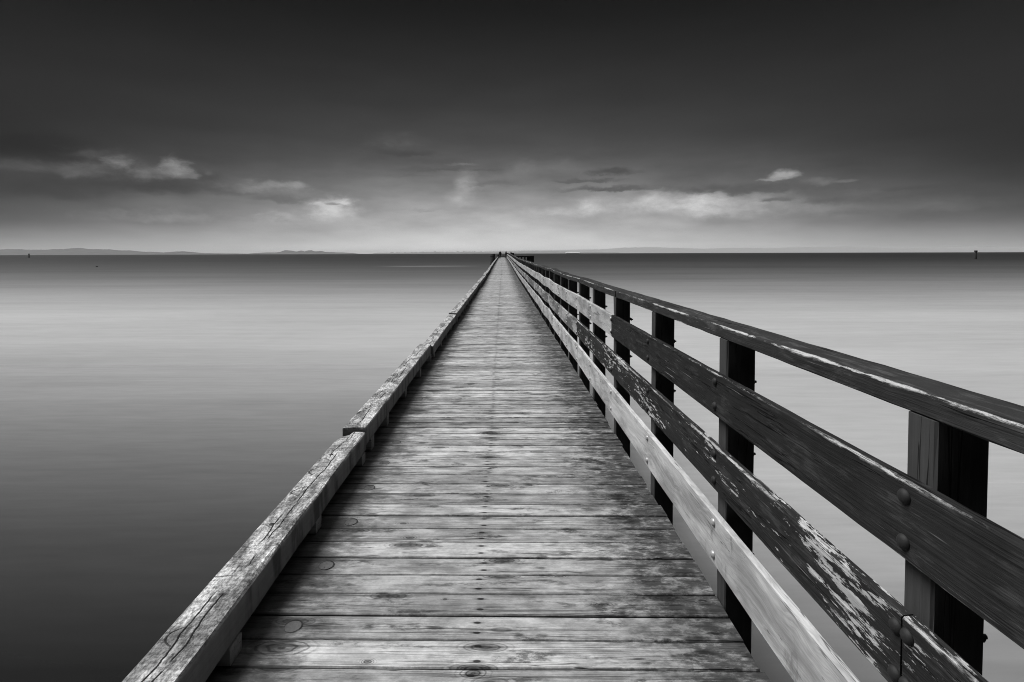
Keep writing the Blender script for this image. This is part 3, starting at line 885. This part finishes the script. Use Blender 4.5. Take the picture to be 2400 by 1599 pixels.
# ------------------------------------------------------------------ people at the far end
M_CLOTH = mat_plain('dark_cloth', .022, .9, 20)
M_SKIN = mat_plain('skin', .22, .6, 30, .2)
M_HAIR = mat_plain('dark_hair', .02, .6, 60)
def person(loc, hgt, rot, label, pose='stand', wide=1.0):
    root = empty('person', loc); root.rotation_euler.z = rot
    s = hgt / 1.75
    V, E, RAD = [], [], []
    def pt(x, y, z, r, p=None):
        V.append((x * s, y * s, z * s)); RAD.append(r * s)
        if p is not None: E.append((p, len(V) - 1))
        return len(V) - 1
    pel = pt(0, 0, .95, .15 * wide)
    wst = pt(0, 0, 1.10, .14 * wide, pel); chs = pt(0, .01, 1.30, .165 * wide, wst); nk0 = pt(0, 0, 1.45, .09, chs)
    nk = pt(0, 0, 1.53, .055, nk0); hd = pt(0, .02, 1.62, .092, nk); tp = pt(0, .01, 1.69, .075, hd)
    ears = []
    for sd in (-1, 1):
        sh = pt(sd * .19 * wide, 0, 1.41, .075, chs)
        if pose == 'rod' and sd == 1:
            eb = pt(.28, .12, 1.17, .052, sh); wr = pt(.20, .36, 1.22, .037, eb)
            hand = (.18, .42, 1.23); dirv = (-.2, .9, .1)
        else:
            eb = pt(sd * .27 * wide, -.02, 1.13, .052, sh); wr = pt(sd * .28 * wide, .05, .89, .036, eb)
            hand = (sd * .28 * wide, .07, .83); dirv = (0, .2, -1)
        h = pt(*hand, .034, wr)
        dv = Vector(dirv).normalized(); sidev = Vector((0, 1, 0)) if abs(dv.z) > .8 else Vector((0, 0, 1))
        for f_ in range(5):
            ln = (.055, .085, .095, .088, .07)[f_]
            if f_ == 0: e = Vector(hand) + sidev * .045 + dv * .02; e2 = e + dv * .03
            else:
                e = Vector(hand) + sidev * (.03 - .02 * (f_ - 1)) + dv * ln * .55; e2 = e + dv * ln * .45 + Vector((-sd * .02, 0, 0))
            i1 = pt(*e, .011, h); pt(*e2, .009, i1)
        hp = pt(sd * .10, 0, .88, .105 * wide, pel); kn = pt(sd * .12, .03, .50, .066, hp); an = pt(sd * .13, -.01, .09, .045, kn)
        pt(sd * .15, .15, .035, .036, an)
    me = bpy.data.meshes.new('body'); me.from_pydata(V, E, [])
    o = link('body', me, root)
    md = o.modifiers.new('skin', 'SKIN'); md.use_smooth_shade = True
    for i_, r in enumerate(RAD): me.skin_vertices[0].data[i_].radius = (r, r)
    me.skin_vertices[0].data[0].use_root = True
    o.modifiers.new('sub', 'SUBSURF').levels = 1
    me.materials.append(M_CLOTH)
    # head with a face, hair
    mb = MB(); lathe(mb, [(.01 * s, -.115 * s), (.055 * s, -.10 * s), (.075 * s, -.04 * s), (.082 * s, .02 * s), (.07 * s, .075 * s), (.03 * s, .11 * s), (.004 * s, .118 * s)], 14, 'z', (0, .03 * s, 1.63 * s), 0)
    lathe(mb, [(.014 * s, .0), (.012 * s, .02 * s), (.004 * s, .03 * s)], 6, 'y', (0, .105 * s, 1.62 * s), 0)
    hdo = mb.build('head', M_SKIN, root, True)
    for sd in (-1, 1):
        mb = MB(); lathe(mb, [(.003 * s, 0), (.011 * s, .004 * s), (.003 * s, .012 * s)], 8, 'y', (sd * .03 * s, .103 * s, 1.645 * s), 0); mb.build('eye', M_HAIR, hdo)
        mb = MB(); lathe(mb, [(.02 * s, -.008 * s), (.024 * s, 0), (.014 * s, .01 * s)], 8, 'x', (sd * .083 * s, .02 * s, 1.62 * s), 0); mb.build('ear', M_SKIN, hdo)
    mb = MB(); lathe(mb, [(.088 * s, -.02 * s), (.095 * s, .03 * s), (.082 * s, .085 * s), (.04 * s, .124 * s), (.004 * s, .132 * s)], 14, 'z', (0, .012 * s, 1.63 * s), 0); mb.build('hair', M_HAIR, root, True)
    # open jacket over the trunk
    mb = MB(); lathe(mb, [(.225 * s * wide, .72 * s), (.215 * s * wide, .95 * s), (.20 * s * wide, 1.12 * s), (.215 * s * wide, 1.32 * s), (.15 * s, 1.46 * s), (.075 * s, 1.51 * s)], 16, 'z', (0, 0, 0), 0); mb.build('jacket', M_CLOTH, root, True)
    return tag(root, label, 'person')
person((-.56, 116, lift(116)), 1.78, R(150), 'person in dark clothes standing in the middle of the jetty near its far end', wide=1.15)
person((-1.0, 117, lift(117)), 1.02, R(200), 'short person in dark clothes standing just left of the adult on the jetty')
person((.80, 118, lift(118)), 1.72, R(-60), 'person in dark clothes by the railing at the far end, head above it', 'rod')

# ------------------------------------------------------------------ markers and buoy on the water
def marker(px, D, hgt, w, label):
    v = pxdir(px, 600); root = empty('channel_marker', (v.x / v.y * D, D, WATER_Z))
    mb = MB(); lathe(mb, [(w / 2, -1.5), (w / 2, 0), (w * .46, hgt * .8)], 12, 'z', (0, 0, 0), 0); mb.build('post', M_PILE, root, True)
    mb = MB(); box(mb, -w * .51, w * .51, -w * .51, w * .51, hgt * .8, hgt, 1, .03); mb.build('head', M_PILE, root)
    mb = MB(); lathe(mb, [(w * .5, hgt * .4), (w * .5, hgt * .45)], 12, 'z', (0, 0, 0), 0); mb.build('band', M_BOLT, root)
    return tag(root, label, 'channel marker', 'marker posts standing in the water')
marker(2287, 268, 4.5, .95, 'tall dark marker post standing in the water at the right near the horizon')
marker(68, 600, 4.9, 1.1, 'small dark marker post in the water at far left below the hills')
v = pxdir(227, 626); D = (WATER_Z - H) / v.z * v.y; bx = v.x / v.y * D
root = tag(empty('mooring_buoy', (bx, D, WATER_Z)), 'small dark mooring buoy floating on the water at the left', 'buoy')
mb = MB(); lathe(mb, [(.02, -.28), (.2, -.22), (.32, -.05), (.32, .08), (.22, .2), (.04, .26)], 14, 'z', (0, 0, 0), 0); mb.build('float', M_PILE, root, True)
mb = MB(); lathe(mb, [(.03, .24), (.03, .36), (.07, .38), (.02, .42)], 8, 'z', (0, 0, 0), 0); mb.build('lug', M_BOLT, root)

# pale long shed on the far shore
M_WHITE = mat_plain('white_cladding', .8, .7, .02, .1)
v = pxdir(1342, 593); D = 9800
root = tag(empty('waterfront_shed', (v.x / v.y * D, D, WATER_Z)), 'long low white building on the far shore right of the jetty end', 'building')
mb = MB(); box(mb, -135, 135, -20, 20, 0, 15, 0, .5, axis=0); mb.build('wall', M_WHITE, root)
mb = MB()
mb.add([(-137, -22, 15.1), (137, -22, 15.1), (137, 22, 15.1), (-137, 22, 15.1), (-137, 0, 21), (137, 0, 21)], [(0, 1, 5, 4), (2, 3, 4, 5), (1, 2, 5), (3, 0, 4), (3, 2, 1, 0)])
mb.build('roof', M_WHITE, root)

# ------------------------------------------------------------------ haze over the sea
HAZE = 1.6e-5
hm = bpy.data.materials.new('sea_haze'); hm.use_nodes = True; t = hm.node_tree; t.nodes.clear()
pv = t.nodes.new('ShaderNodeVolumePrincipled'); pv.inputs['Color'].default_value = (.9, .9, .9, 1); pv.inputs['Density'].default_value = HAZE
mo = t.nodes.new('ShaderNodeOutputMaterial'); t.links.new(pv.outputs[0], mo.inputs['Volume'])
if HAZE > 0:
    bm = bmesh.new(); bmesh.ops.create_cube(bm, size=1.0)
    zt, zb = 460.0, WATER_Z - 6
    for vv in bm.verts: vv.co = Vector((vv.co.x * 190000, (vv.co.y + .5) * 91500 - 1000, zb + (vv.co.z + .5) * (zt - zb)))
    me = bpy.data.meshes.new('haze'); bm.to_mesh(me); bm.free(); me.materials.append(hm)
    tag(link('haze', me), 'thin sea haze over the water', 'haze', kind='stuff')
